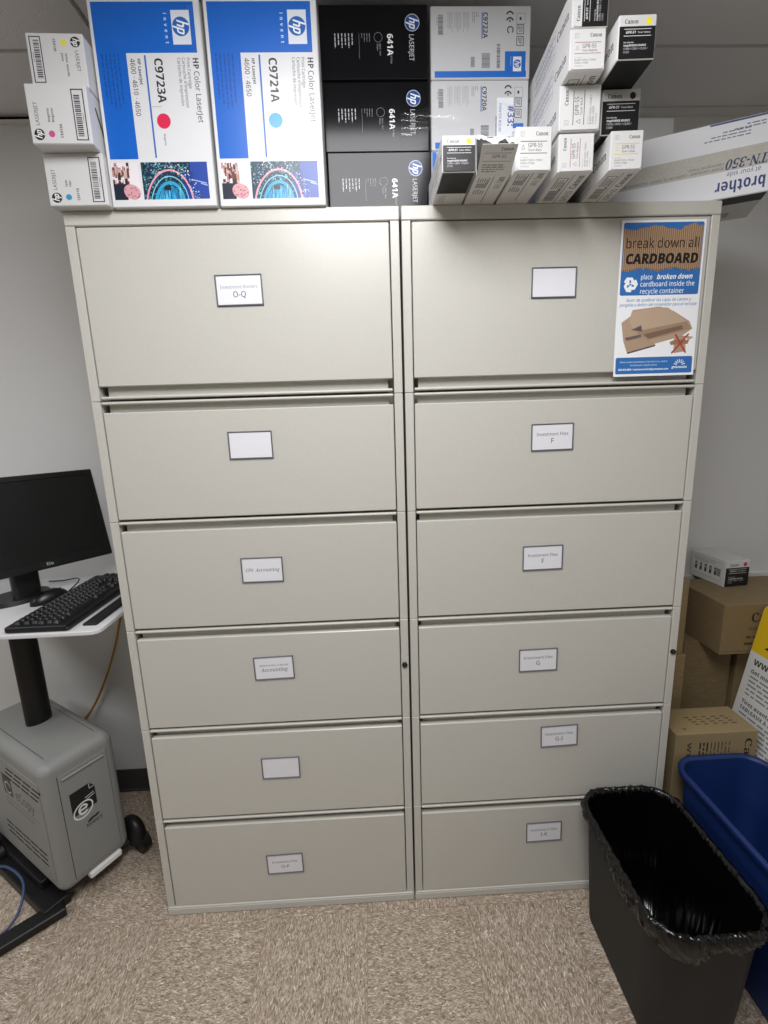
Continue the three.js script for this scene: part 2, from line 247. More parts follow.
// recycling poster taped to the right cabinet's door
{
  const pw = 0.205, ph = 0.356;
  const face = print(576, 1000, (g, w, h) => {
    fill(g, '#f3f4f6', 0, 0, w, h);
    g.fillStyle = '#2e6db3'; g.beginPath(); g.roundRect(14, 14, w - 28, 452, 14); g.fill();
    // strip of torn corrugated board
    g.fillStyle = '#9f7f62'; g.beginPath(); g.moveTo(16, 52);
    for (let x = 16; x <= w - 16; x += 12) g.lineTo(x, 46 + 12 * Math.sin(x * 0.02) + rr(-5, 5) - (x > 420 && x < 510 ? 16 : 0));
    for (let x = w - 16; x >= 16; x -= 12) g.lineTo(x, 306 + 7 * Math.sin(x * 0.03) + rr(-6, 6));
    g.closePath(); g.fill(); g.save(); g.clip();
    for (let x = 16; x < w - 16; x += 14) { fill(g, 'rgba(84,58,36,0.5)', x + rr(-1, 1), 20, 4, 310); fill(g, 'rgba(222,196,164,0.4)', x + 6, 20, 4, 310); }
    g.restore();
    g.strokeStyle = '#4d3522'; g.lineWidth = 3; for (let x = 30; x < w - 30; x += 10) { g.beginPath(); g.moveTo(x, 296 + 7 * Math.sin(x * 0.03)); g.lineTo(x + rr(-3, 3), 306 + 7 * Math.sin(x * 0.03) + rr(-3, 3)); g.stroke(); }
    txt(g, 'break down all', w / 2, 170, 84, '#120e0c', 'sans-serif', '', 'center', 512);
    g.save(); g.translate(w / 2, 266); g.transform(1, 0, -0.1, 1, 0, 0); g.strokeStyle = '#0d0b0a'; g.lineWidth = 4; g.font = 'bold 84px sans-serif'; g.textAlign = 'center'; g.strokeText('CARDBOARD', 0, 0, 510); g.fillStyle = '#0d0b0a'; g.fillText('CARDBOARD', 0, 0, 510); g.restore();
    // three chasing arrows
    for (let k = 0; k < 3; k++) { g.save(); g.translate(84, 396); g.scale(1.25, 1.25); g.rotate(k * 2.0944); g.fillStyle = '#f6f8fb'; g.beginPath(); g.moveTo(-22, -36); g.lineTo(10, -36); g.lineTo(20, -20); g.lineTo(30, -26); g.lineTo(24, 6); g.lineTo(-4, -6); g.lineTo(6, -12); g.lineTo(0, -22); g.lineTo(-14, -22); g.lineTo(-22, -8); g.lineTo(-36, -16); g.closePath(); g.fill(); g.restore(); }
    txt(g, 'place ', 152, 366, 44, '#fff', 'sans-serif', '', 'left', 92); txt(g, 'broken down', 262, 366, 44, '#fff', 'sans-serif', 'bold italic', 'left', 250);
    txt(g, 'cardboard inside the', 152, 411, 44, '#fff', 'sans-serif', '', 'left', 380); txt(g, 'recycle container', 152, 456, 44, '#fff', 'sans-serif', '', 'left', 310);
    txt(g, 'favor de quebrar las cajas de carton y', w / 2, 506, 27, '#3a6aa8', 'sans-serif', 'italic', 'center'); txt(g, 'pongalas a dentro del contenador para el reciclaje', w / 2, 536, 27, '#3a6aa8', 'sans-serif', 'italic', 'center', 540);
    // printed picture: flattened cartons and a crossed-out standing one
    const poly = (c, pts) => { g.fillStyle = c; g.beginPath(); pts.forEach(([x, y], i) => (i ? g.lineTo(x, y) : g.moveTo(x, y))); g.closePath(); g.fill(); };
    poly('#b39a82', [[40, 640], [100, 600], [112, 560], [300, 540], [400, 570], [520, 640], [545, 690], [470, 740], [300, 780], [90, 840], [60, 760]]);
    poly('#bda48c', [[112, 570], [290, 545], [360, 548], [500, 640], [140, 700], [96, 640]]);
    poly('#a08670', [[140, 700], [500, 640], [540, 690], [230, 760]]); poly('#5d5358', [[110, 690], [180, 660], [190, 700]]); poly('#6a5c5a', [[70, 740], [180, 720], [190, 740], [80, 760]]);
    poly('#b0957c', [[70, 764], [200, 735], [290, 790], [92, 838]]); poly('#4c4a52', [[92, 838], [290, 790], [290, 800], [94, 848]]); poly('#7d6350', [[200, 720], [470, 665], [480, 690], [240, 750]]);
    poly('#b0957a', [[420, 740], [500, 735], [510, 840], [424, 850]]); poly('#9a7550', [[390, 775], [430, 760], [530, 765], [520, 790], [400, 795]]); poly('#bda488', [[500, 735], [560, 745], [520, 770]]);
    g.strokeStyle = '#a92f3c'; g.lineWidth = 11; g.lineCap = 'round'; g.beginPath(); g.moveTo(430, 728); g.lineTo(508, 846); g.moveTo(520, 726); g.lineTo(412, 848); g.stroke();
    g.fillStyle = '#2e6db3'; g.beginPath(); g.roundRect(14, 872, w - 28, 112, 12); g.fill();
    txt(g, 'Please contact GreenWaste of Palo Alto if you need to', 215, 908, 15, '#e8f0fa', 'sans-serif', '', 'center', 340); txt(g, 'increase your recycle service', 215, 930, 15, '#e8f0fa', 'sans-serif', '', 'center'); txt(g, '650.493.4894 / customerservice@greenwaste.com', 215, 960, 17, '#ffffff', 'sans-serif', 'bold', 'center', 360);
    g.strokeStyle = '#fff'; g.lineWidth = 5; for (let k = 0; k < 7; k++) { const a = Math.PI * (1.08 + k * 0.14); g.beginPath(); g.moveTo(472 + 20 * Math.cos(a), 932 + 20 * Math.sin(a)); g.lineTo(472 + 40 * Math.cos(a), 932 + 40 * Math.sin(a)); g.stroke(); }
    txt(g, 'greenwaste', 472, 952, 24, '#fff', 'sans-serif', 'bold', 'center', 110);
  }, 0.5);
  const sheet = new THREE.PlaneGeometry(pw, ph, 6, 12), p = sheet.attributes.position;
  for (let i = 0; i < p.count; i++) p.setZ(i, 0.0012 + 0.0035 * Math.pow(Math.max(0, -p.getY(i) / (ph / 2)), 3));
  sheet.computeVertexNormals(); sheet.translate(0, ph / 2, 0);
  solo('poster', sheet, face, 'blue and white recycling poster reading break down all cardboard', 'poster', [1.3925, 1.570, 0.0015]);
}

// ------------------------------------------------------------------ cartons on top of the cabinets
function carton(name, label, w, h, d, x, y, zf, faces, { turn = 0, group, base = M.carton, bevel = 0.0018, category = 'box' } = {}) {
  const order = ['px', 'nx', 'py', 'ny', 'pz', 'nz'].map((k) => faces[k] || base);
  const c = Math.cos(turn), s = Math.sin(turn);
  return solo(name, chamferBox(w, h, d, bevel), [...order, base], label, category, [x - s * d / 2, y, zf - c * d / 2], turn, group);
}
const PAPER = '#cfcfce';

// three small white boxes at the far left
function smallBox(dot, name1, code, flip) {
  return print(520, 460, (g, w, h) => {
    fill(g, PAPER, 0, 0, w, h);
    const body = (q, W2, H2) => { // reading direction: along the long side
      hpMark(q, W2 * 0.15, H2 * 0.13, 46, '#161616', '#efefef');
      txt(q, 'LASERJET', W2 * 0.3, H2 * 0.155, 46, '#3a3a3a', 'sans-serif', '', 'left', 200);
      q.fillStyle = dot; q.beginPath(); q.arc(W2 * 0.16, H2 * 0.34, 27, 0, 7); q.fill();
      txt(q, name1[0], W2 * 0.36, H2 * 0.34, 26, '#2a2a2a', 'sans-serif', 'bold'); txt(q, name1[1], W2 * 0.36, H2 * 0.41, 26, '#2a2a2a', 'sans-serif', 'bold'); txt(q, code, W2 * 0.09, H2 * 0.53, 32, '#222', 'sans-serif', 'bold');
      q.strokeStyle = '#2a2338'; q.lineWidth = 9; q.strokeRect(W2 * 0.06, H2 * 0.76, W2 * 0.86, H2 * 0.19); barcode(q, W2 * 0.12, H2 * 0.79, W2 * 0.72, H2 * 0.1, '#3a3a40'); fineText(q, W2 * 0.35, H2 * 0.91, W2 * 0.3, 1, 10, '#666');
    };
    if (flip) quarter(g, w, (q) => body(q, h, w)); else { g.save(); g.translate(0, h); g.rotate(-Math.PI / 2); body(g, h, w); g.restore(); }
  }, 0.6);
}
const scrawl = print(700, 250, (g, w, h) => { fill(g, PAPER, 0, 0, w, h); g.strokeStyle = '#26262e'; g.lineWidth = 13; g.lineCap = 'round'; g.beginPath(); g.moveTo(60, 60); g.lineTo(120, 190); g.moveTo(150, 120); g.bezierCurveTo(150, 40, 250, 40, 250, 120); g.bezierCurveTo(250, 210, 150, 210, 150, 120); g.moveTo(330, 50); g.lineTo(300, 200); g.moveTo(380, 120); g.bezierCurveTo(380, 60, 470, 60, 470, 130); g.stroke(); }, 0.6);
const SM = 'small white toner boxes stacked at the left end';
carton('toner_box', 'small white toner box with a cyan dot, lowest of the left-hand stack', 0.127, 0.104, 0.37, 0.0535, H, 0.025, { pz: smallBox('#2f8fb8', ['Cyan', 'Cian'], 'CE411A', false) }, { group: SM });
carton('toner_box', 'small white toner box with a magenta dot and scrawled side, middle of the stack', 0.122, 0.110, 0.37, 0.0545, H + 0.104, 0.056, { pz: smallBox('#bf4f86', ['Magenta', 'Magenta'], 'CE413A', false), px: scrawl }, { group: SM, turn: 0.03 });
carton('toner_box', 'small white toner box with a yellow dot, topmost of the left-hand stack', 0.113, 0.097, 0.37, 0.0605, H + 0.214, 0.043, { pz: smallBox('#e3d93a', ['Yellow  Amarillo', 'Jaune'], 'CE412A', true) }, { group: SM, turn: 0.03 });

// two tall blue and white boxes
function blueFace(dot, code, models, word) {
  return print(700, 1200, (g, w, h) => {
    fill(g, '#dadbdd', 0, 0, w, h);
    const B = '#0b62c4'; fill(g, B, 18, 14, w - 50, 282); fill(g, B, 18, 14, 190, 896);
    // hp panel, turned a quarter
    quarter(g, w, (q) => {  // x down the page, y = distance from the right edge
      fill(q, '#dfe3ea', 60, 62, 190, 118); hpMark(q, 150, 122, 54, '#1f62b6', '#f2f4f8');
      txt(q, 'i  n  v  e  n  t', 74, 228, 30, '#cfe0f4', 'sans-serif', 'bold', 'left', 180);
      txt(q, 'HP', 322, 66, 50, '#16171c', 'sans-serif', 'bold'); txt(q, 'Color LaserJet', 398, 66, 50, '#26272c', 'sans-serif', '', 'left', 300);
      txt(q, 'Print Cartridge', 322, 106, 27, '#45474c'); txt(q, "Cartouche d'impression", 322, 136, 27, '#45474c'); txt(q, 'Cartucho de impresión', 322, 166, 27, '#45474c');
      txt(q, code, 322, 316, 74, '#141419', 'sans-serif', 'bold', 'left', 262); fill(q, '#2c60b8', 308, 368, 596, 11);
      fill(q, '#8a8d92', 600, 300, 3, 60); q.fillStyle = dot; q.beginPath(); q.arc(686, 296, 45, 0, 7); q.fill(); txt(q, word, 760, 306, 18, '#444');
      txt(q, 'HP LaserJet', 326, 424, 27, '#1a1b20', 'sans-serif', 'bold'); txt(q, models, 326, 472, 44, '#1a1b20', 'sans-serif', '', 'left', models.length > 14 ? 330 : 220);
      for (let k = 0; k < 5; k++) fineText(q, 300, 540 + k * 26, 470 + 60 * Math.sin(k), 1, 18, 'rgba(6,60,140,0.6)', 9);
    });
    // printed photographs along the bottom
    g.save(); g.beginPath(); g.rect(18, 930, 178, 228); g.clip(); fill(g, '#e6dfe4', 18, 930, 178, 228);
    for (let k = 0; k < 40; k++) fill(g, ['#6d3a34', '#3b2a2c', '#b98a80', '#c9b0aa'][k % 4], rr(18, 120), rr(930, 1070), rr(8, 22), rr(20, 60));
    fill(g, '#1a2436', 18, 1060, 90, 100); g.fillStyle = '#d39ea4'; g.beginPath(); g.ellipse(140, 1110, 58, 46, 0.4, 0, 7); g.fill(); g.fillStyle = '#a4626e'; for (let k = 0; k < 16; k++) g.fillRect(rr(90, 180), rr(1080, 1140), 10, 7); g.restore();
    g.save(); g.beginPath(); g.rect(216, 930, 446, 228); g.clip(); fill(g, '#142a44', 216, 930, 446, 228);
    for (let k = 0; k < 700; k++) { const x = rr(216, 662); fill(g, ['#1d6f7e', '#0c1c22', '#2c8aa8', '#123448', '#69b8c4', '#24503a', '#0d3a5a'][Math.floor(rnd() * 7)], x, rr(930, 1158), rr(3, 14), rr(3, 14)); }
    fill(g, '#27469c', 545, 930, 117, 228); fill(g, '#1c3884', 500, 990, 60, 170);
    for (let k = 0; k < 5; k++) { g.strokeStyle = ['#2aa6d4', '#1a84b8', '#2f9fc8', '#8fd0e4', '#e39aa8'][k]; g.lineWidth = [70, 34, 20, 6, 12][k]; g.beginPath(); g.ellipse(388, 1210, 40 + k * 30, 80 + k * 38, 0.12, Math.PI * 1.02, Math.PI * 1.98); g.stroke(); }
    for (let k = 0; k < 26; k++) fill(g, k % 2 ? 'rgba(12,60,96,0.55)' : 'rgba(150,220,240,0.5)', rr(310, 480), rr(1070, 1150), rr(3, 9), rr(30, 80));
    for (let k = 0; k < 160; k++) { const a2 = rr(Math.PI * 1.2, 6.1), q = rr(0.9, 1.2); fill(g, ['#cfe6ee', '#f0d9d2', '#7fc0d0', '#0c1c22'][k % 4], 380 + 190 * q * Math.cos(a2), 1210 + 250 * q * Math.sin(a2), rr(3, 10), rr(3, 8)); }
    fill(g, '#10242a', 360, 1076, 44, 26);
    g.strokeStyle = '#b9cdf4'; g.lineWidth = 5; g.beginPath(); g.moveTo(560, 1040); g.lineTo(650, 1062); g.moveTo(610, 1062); g.lineTo(655, 1075); g.stroke(); g.restore();
  }, 0.33);
}
const BL = 'tall blue and white toner boxes standing on the left cabinet';
const tapeMat = new THREE.MeshPhysicalMaterial({ color: 0xffffff, transmission: 1, thickness: 0, roughness: 0.12, ior: 1.45 });
{
  const b1 = carton('toner_box', 'tall blue and white toner box with a magenta dot', 0.231, 0.392, 0.2, 0.2355, H, 0.013, { pz: blueFace('#d8264e', 'C9723A', '4600 · 4610 · 4650', 'Magenta'), ny: M.carton }, { group: BL });
  part('tape', at(new THREE.PlaneGeometry(0.028, 0.11), 0.104, 0.325, 0.1006), tapeMat, b1);
  const b2 = carton('toner_box', 'tall blue and white toner box with a cyan dot', 0.238, 0.395, 0.2, 0.4765, H, 0.009, { pz: blueFace('#3b9be0', 'C9721A', '4600 · 4650', 'Cyan') }, { group: BL });
  part('tape', at(new THREE.PlaneGeometry(0.02, 0.1), 0.109, 0.33, 0.1006), tapeMat, b2);
}

// three black boxes, stacked
const blackArt = print(1000, 580, (g, w, h) => {
  fill(g, '#0d0e11', 0, 0, w, h);
  quarter(g, w, (q) => {
    q.translate(46, 0); q.strokeStyle = '#c9d2e0'; q.lineWidth = 6; hpMark(q, 92, 142, 62, '#2b4f96', '#f0f2f6'); q.beginPath(); q.arc(92, 142, 66, 0, 7); q.stroke();
    txt(q, 'LASERJET', 180, 172, 62, '#d3d5d8', 'sans-serif', '', 'left', 215); txt(q, '641A', 176, 378, 76, '#f4f4f4', 'sans-serif', 'bold'); txt(q, 'C9720A', 340, 350, 22, '#b9bbbf');
    q.strokeStyle = '#9a9ca0'; q.lineWidth = 3; q.beginPath(); q.arc(206, 462, 38, 0, 7); q.stroke(); txt(q, 'Black  Noir', 256, 452, 20, '#b9bbbf'); txt(q, 'Negro', 256, 476, 20, '#b9bbbf');
    for (const y of [540, 564, 588, 612]) fineText(q, 174, y, y > 600 ? 60 : 110, 1, 13, '#8d9094', 6); fill(q, '#8a8d92', 174, 640, 200, 3);
    for (let k = 0; k < 6; k++) fineText(q, 174, 700 + k * 32, k % 2 ? 190 : 150, 1, 18, '#c2c4c8', 10);
  });
}, 0.32);
const blackFace = new THREE.MeshPhysicalMaterial({ map: blackArt.map, roughness: 0.13, specularIntensity: 0.42 });
const BK = 'black toner boxes stacked across the cabinet joint', blackSide = mat(0x0c0d10, 0.5);
[['top', 0.7195, -0.060], ['middle', 0.7205, -0.067], ['bottom', 0.7235, -0.070]].forEach(([w, x, zf], i) =>
  carton('toner_box', `black toner box with white 641A print, ${w} of its stack of three`, 0.246, 0.1442, 0.34, x, H + (2 - i) * 0.1446, zf, { pz: blackFace }, { group: BK, base: blackSide, bevel: 0.001 }));

// white boxes beside them
function whiteFace(code, sticker) {
  return print(1000, 620, (g, w, h) => {
    fill(g, '#cbccce', 0, 0, w, h); const B = '#1467c6';
    fill(g, B, 30, h - 66, w - 60, 58); fill(g, B, w - 250, h - 236, 212, 228);
    quarter(g, w, (q) => {
      barcode(q, 70, w - 118, 170, 50, '#55565a'); fineText(q, 90, w - 60, 120, 1, 12, '#77797d');
      for (let k = 0; k < 16; k++) if (k % 6 !== 5) fineText(q, 46, 620 + k * 14, rr(210, 300), 1, 10, '#96989c', 5);
      for (let k = 0; k < 4; k++) fineText(q, 46, 525 + k * 18, k > 1 ? 150 : 70, 1, 12, '#7c7e82', 6);
      fill(q, '#2c63bd', 46, 482, 230, 10); txt(q, code, 46, 476, 64, '#1c1d22', 'sans-serif', 'bold', 'left', 230);
      barcode(q, 320, 300, 210, 34, '#4a4b50'); barcode(q, 400, 404, 130, 84, '#55565a'); barcode(q, 430, 560, 90, 40, '#55565a');
      q.strokeStyle = '#1c1d22'; q.lineWidth = 13; for (const x of [78, 130]) { q.beginPath(); q.arc(x, 206, 34, 1.9, 4.4); q.stroke(); } q.beginPath(); q.moveTo(112, 206); q.lineTo(132, 206); q.stroke();
      if (!sticker) { q.lineWidth = 10; q.beginPath(); q.arc(200, 200, 28, 0.4, 5.6); q.stroke(); }
      q.lineWidth = 6; for (const x of [156, 256]) { q.strokeRect(x, 64, 78, 68); fineText(q, x + 12, 78, 54, 4, 12, '#3a3b40'); } fill(q, '#1c1d22', 90, 88, 26, 20); q.strokeStyle = '#8a8c90'; q.lineWidth = 4; q.strokeRect(58, 52, 90, 84);
      fill(q, '#e9edf2', 430, 80, 130, 86); hpMark(q, 494, 122, 38, '#1f62b6', '#f2f4f8'); txt(q, 'i n v e n t', 428, 196, 20, '#cfe0f4');
      if (sticker) { fill(q, '#eef0f4', 150, 150, 420, 170); txt(q, '#33:', 220, 206, 96, '#2b4a96', 'sans-serif', 'bold'); txt(q, 'PRINTER ROOM', 200, 300, 38, '#3558a6', 'sans-serif', '', 'left', 260); }
    });
  }, 0.5);
}
const WH = 'white toner boxes stacked behind the long boxes';
carton('toner_box', 'white toner box printed C9722A, topmost of its stack', 0.232, 0.1442, 0.34, 0.9655, H + 0.2892, -0.064, { pz: whiteFace('C9722A', false) }, { group: WH });
carton('toner_box', 'white toner box printed C9720A with a number 33 sticker', 0.231, 0.1442, 0.34, 0.9652, H + 0.1446, -0.066, { pz: whiteFace('C9720A', true) }, { group: WH });
carton('toner_box', 'white and blue toner box at the bottom, mostly behind the yellow-dot long box', 0.231, 0.1442, 0.34, 0.9652, H, -0.068, { pz: print(64, 40, (g, w, h) => { fill(g, '#1467c6', 0, 0, w, h); fill(g, '#dfdfe0', 3, 0, w - 6, 12); }, 0.5) }, { group: WH });

// long narrow toner boxes, ends towards the camera
function endWhite(accent, word, turned) {
  return print(420, 420, (g, w, h) => {
    fill(g, '#d2d2d0', 0, 0, w, h);
    const body = (q) => {
      txt(q, 'Canon', 232, 82, 54, '#1d1d1f', 'serif', 'bold', 'left', 150); q.strokeStyle = '#9d9c9a'; q.lineWidth = 4; q.strokeRect(46, 44, 44, 44); fineText(q, 52, 54, 32, 3, 10, '#b0afad');
      fill(q, accent, 44, 134, 330, 8); fill(q, accent, 44, 250, 330, 8);
      q.strokeStyle = accent; q.lineWidth = 4; q.beginPath(); q.moveTo(78, 172); q.lineTo(58, 214); q.lineTo(98, 214); q.closePath(); q.stroke();
      txt(q, 'GPR-55', 138, 196, 58, '#1f1e20', 'sans-serif', '', 'left', 180); txt(q, 'Toner ' + word, 138, 234, 32, '#2b2a2c', 'sans-serif', '', 'left', 190);
      txt(q, 'For Use For', 46, 302, 18, '#8a898a'); txt(q, 'iR-ADV C5535 / C5540 /', 46, 332, 27, '#3a393b', 'sans-serif', '', 'left', 300); txt(q, 'C5550 / C5560', 46, 362, 27, '#3a393b'); txt(q, 'iR ADVANCE', 46, 392, 20, '#7a797b');
    };
    if (turned) { g.save(); g.translate(0, h); g.rotate(-Math.PI / 2); body(g); g.restore(); } else body(g);
  }, 0.5);
}
function endBlack(dot, word, turned) {
  return print(420, 420, (g, w, h) => {
    const body = (q) => {
      fill(q, '#0d0d10', 0, 0, w, h); fill(q, '#d2d2d0', 0, 0, w, 108); txt(q, 'Canon', 50, 82, 58, '#1d1d1f', 'serif', 'bold', 'left', 165);
      if (dot) { q.fillStyle = dot; q.beginPath(); q.arc(w - 82, 60, 34, 0, 7); q.fill(); }
      fill(q, '#d8d8d8', 48, 132, 324, 6); txt(q, 'GPR-51', 66, 178, 36, '#e6e6e6', 'sans-serif', 'bold italic'); txt(q, 'Toner ' + word, 210, 176, 24, '#d0d0d0', 'sans-serif', 'bold', 'left', 150); fill(q, '#d8d8d8', 48, 198, 324, 6);
      txt(q, 'For Use For', 50, 272, 22, '#d8d8d8', 'sans-serif', 'bold'); txt(q, 'imageRUNNER ADVANCE', 50, 304, 28, '#e2e2e2', 'sans-serif', 'bold', 'left', 270); txt(q, 'C5045 / C5051 / C5250 /', 50, 336, 28, '#d8d8d8', 'sans-serif', '', 'left', 290); txt(q, 'C5255', 50, 368, 26, '#d8d8d8');
    };
    if (turned) { g.save(); g.translate(0, h); g.rotate(-Math.PI / 2); body(g); g.restore(); } else body(g);
  }, 0.42);
}
const sideArt = print(1400, 220, (g, w, h) => {
  fill(g, '#dddcda', 0, 0, w, h); g.strokeStyle = '#8a8a8e'; g.lineWidth = 3; g.strokeRect(40, 26, 620, 168); g.strokeRect(700, 26, 420, 168);
  for (let k = 0; k < 6; k++) { g.fillStyle = '#55555a'; g.beginPath(); g.roundRect(60 + k * 98, 70, 60, 70, 12); g.stroke(); fill(g, '#6a6a70', 74 + k * 98, 90, 26, 30); }
  fineText(g, 720, 44, 380, 8, 18, '#9a9a9e', 7); txt(g, 'Canon', 1150, 130, 70, '#2a2a2e', 'serif', 'bold', 'left', 200); g.strokeStyle = 'rgba(90,110,160,0.7)'; g.lineWidth = 5; g.beginPath(); for (let k = 0; k < 3; k++) { g.moveTo(700, 60 + k * 50); g.lineTo(1120, 60 + k * 50); } g.stroke();
}, 0.6);
const underWhite = print(220, 1400, (g, w, h) => {   // v = 1 (canvas top) is the end nearest the camera after the flip below
  fill(g, '#dcdbd8', 0, 0, w, h); g.save(); g.translate(0, h); g.rotate(-Math.PI / 2);
  txt(g, 'Canon', 1180, 196, 66, '#2b2b2e', 'serif', 'bold', 'left', 180); txt(g, 'GPR-55', 990, 196, 56, '#3b3b3e', 'sans-serif', '', 'left', 160); fill(g, '#6a6a6e', 500, 118, 870, 5);
  g.strokeStyle = '#4a4a4e'; g.lineWidth = 5; g.strokeRect(1190, 28, 140, 70); fineText(g, 1204, 40, 110, 4, 15, '#5a5a5e'); barcode(g, 1010, 26, 150, 74, '#4a4a4e'); fineText(g, 800, 28, 180, 5, 16, '#6a6a6e'); fill(g, '#2b2b2e', 1160, 84, 18, 18); g.restore();
}, 0.6);
const underBlack = print(220, 1400, (g, w, h) => { fill(g, '#d6d5d2', 0, 0, w, h); fill(g, '#0e0e11', 0, 0, w, 620); g.strokeStyle = '#3a3b40'; g.lineWidth = 6; g.beginPath(); g.moveTo(150, 420); g.lineTo(180, 360); g.lineTo(170, 460); g.stroke(); for (let k = 0; k < 4; k++) fill(g, '#9a9a9e', 24 + k * 14, 680, 6, 240); }, 0.5);
const tabGeo = new Map();
function longBox(label, w, h, x, y, zf, face, under, { turn = 0, len = 0.44, open = false, nx = sideArt, flap = true } = {}) {
  const t = thing('long_toner_box', label, 'box', [x - Math.sin(turn) * len / 2, y, zf - Math.cos(turn) * len / 2], turn, 'long toner boxes stacked with their ends overhanging');
  const base = M.carton;
  if (!open) part('sleeve', chamferBox(w, h, len, 0.0016), [base, nx, base, under, face, base, base], t);
  else {  // torn open end: four walls, a hanging lower flap and a ragged upper one
    const th = 0.0014, z0 = -len / 2, z1 = len / 2;
    const sleeve = part('sleeve', joined([bx(-w / 2, -w / 2 + th, 0, h, z0, z1, 0.0003), bx(w / 2 - th, w / 2, 0, h, z0, z1, 0.0003), bx(-w / 2, w / 2, h - th, h, z0, z1, 0.0003), bx(-w / 2, w / 2, 0, h, z0, z0 + th, 0.0003)]), base, t);
    part('floor_panel', chamferBox(w - 0.0004, th, len, 0.0003), [base, base, base, under, base, base, base], t);
    const fl = part('hanging_flap', chamferBox(w * 0.98, 0.001, 0.06, 0.0002), [base, base, base, print(420, 360, (g, ww, hh) => { fill(g, '#d9d8d5', 0, 0, ww, hh); txt(g, 'Canon', 232, 70, 50, '#333', 'serif', 'bold', 'left', 150); txt(g, 'GPR-55', 138, 156, 54, '#444', 'sans-serif', '', 'left', 180); fill(g, '#888', 44, 96, 330, 6); fill(g, '#888', 44, 190, 330, 6); fineText(g, 46, 230, 300, 4, 26, '#777'); }, 0.6), base, base, base], t);
    fl.geometry.translate(0, 0, 0.03); fl.position.set(0, 0.0002, z1); fl.rotation.x = -0.52;
    const up = new THREE.PlaneGeometry(w * 1.08, 0.032, 16, 5), p = up.attributes.position;
    for (let i = 0; i < p.count; i++) { const u = p.getX(i), v = (p.getY(i) + 0.016) / 0.032; p.setXYZ(i, u, (v < 0.05 ? rr(-0.004, 0.004) : 0) + (v - 1) * 0.014 + 0.003 * Math.sin(u * 150), (1 - v) * 0.026 + 0.004 * Math.sin(u * 120 + v * 4)); }
    up.computeVertexNormals(); const uf = part('torn_flap', up, new THREE.MeshStandardMaterial({ color: 0xe6e4df, roughness: 0.7, side: THREE.DoubleSide }), t); uf.position.set(0.002, h, z1 - 0.002); uf.rotation.x = 0.25;
    part('inner_support', bx(-0.004, 0.012, 0.002, h - 0.002, z1 - 0.05, z1 - 0.048, 0.0003), M.soot, t);
  }
  if (flap && !open) {  // the tucked end flap stands a little proud with rounded corners
    const key = w + '/' + h; if (!tabGeo.has(key)) { const s = new THREE.Shape(), a = w / 2 - 0.0022, r = 0.006, y0 = 0.002, y1 = h - 0.002; s.moveTo(-a, y0 + r); s.lineTo(-a, y1 - 0.002); s.lineTo(-a + 0.002, y1); s.lineTo(a - 0.002, y1); s.lineTo(a, y1 - 0.002); s.lineTo(a, y0 + r); s.quadraticCurveTo(a, y0, a - r, y0); s.lineTo(-a + r, y0); s.quadraticCurveTo(-a, y0, -a, y0 + r);
      const g = new THREE.ExtrudeGeometry(s, { depth: 0.0009, bevelEnabled: false, curveSegments: 6 }), p = g.attributes.position, u = g.attributes.uv; for (let i = 0; i < p.count; i++) u.setXY(i, p.getX(i) / (2 * a) + 0.5, (p.getY(i) - y0) / (y1 - y0)); tabGeo.set(key, ungroup(g)); }
    part('end_flap', tabGeo.get(key), face, t).position.z = len / 2 + 0.0002;
  }
  return t;
}
const BLK = '#55555a', MAG = '#a86a80', YEL = '#d6b35a';
longBox('black-ended long box with a yellow dot, leftmost of the bottom row', 0.068, 0.066, 0.8745, H, 0.142, endBlack('#f1e51c', 'Yellow', false), underBlack, { len: 0.2 });
longBox('long white toner box torn open at its end, flap hanging down', 0.071, 0.071, 0.948, H, 0.128, M.carton, underWhite, { open: true, len: 0.186 });
longBox('long white GPR-55 black toner box lying upright beside the torn one', 0.0735, 0.080, 1.0255, H, 0.142, endWhite(BLK, 'Black', false), underWhite, { len: 0.2 });
longBox('long white toner box with magenta lines, text turned, in the bottom row', 0.072, 0.070, 1.115, H, 0.136, endWhite(MAG, 'Magenta', true), underWhite, { turn: -0.04 });
longBox('long white toner box with yellow lines, rightmost of the bottom row', 0.066, 0.0715, 1.2165, H, 0.141, endWhite(YEL, 'Yellow', false), underWhite, { turn: -0.04 });
longBox('long white toner box with turned black text, second from the bottom', 0.082, 0.080, 1.117, H + 0.0718, 0.14, endWhite(BLK, 'Black', true), underWhite, { turn: -0.04 });
longBox('black-ended long box with a black dot, under the yellow-dot one', 0.078, 0.082, 1.2085, H + 0.0725, 0.123, endBlack('#111112', 'Black', false), underBlack, { turn: -0.04 });
longBox('long white toner box with magenta lines, text upright, high in the pile', 0.067, 0.068, 1.111, H + 0.1525, 0.176, endWhite(MAG, 'Magenta', false), underWhite, { turn: -0.04 });
longBox('black-ended long box with a yellow dot, high at the right of the pile', 0.069, 0.071, 1.1925, H + 0.1552, 0.198, endBlack('#f1e51c', 'Yellow', false), underBlack, { turn: -0.04 });
longBox('black-ended long box with turned text, topmost in the pile', 0.067, 0.068, 1.113, H + 0.2212, 0.176, endBlack(null, 'Cyan', true), underWhite, { turn: -0.04 });

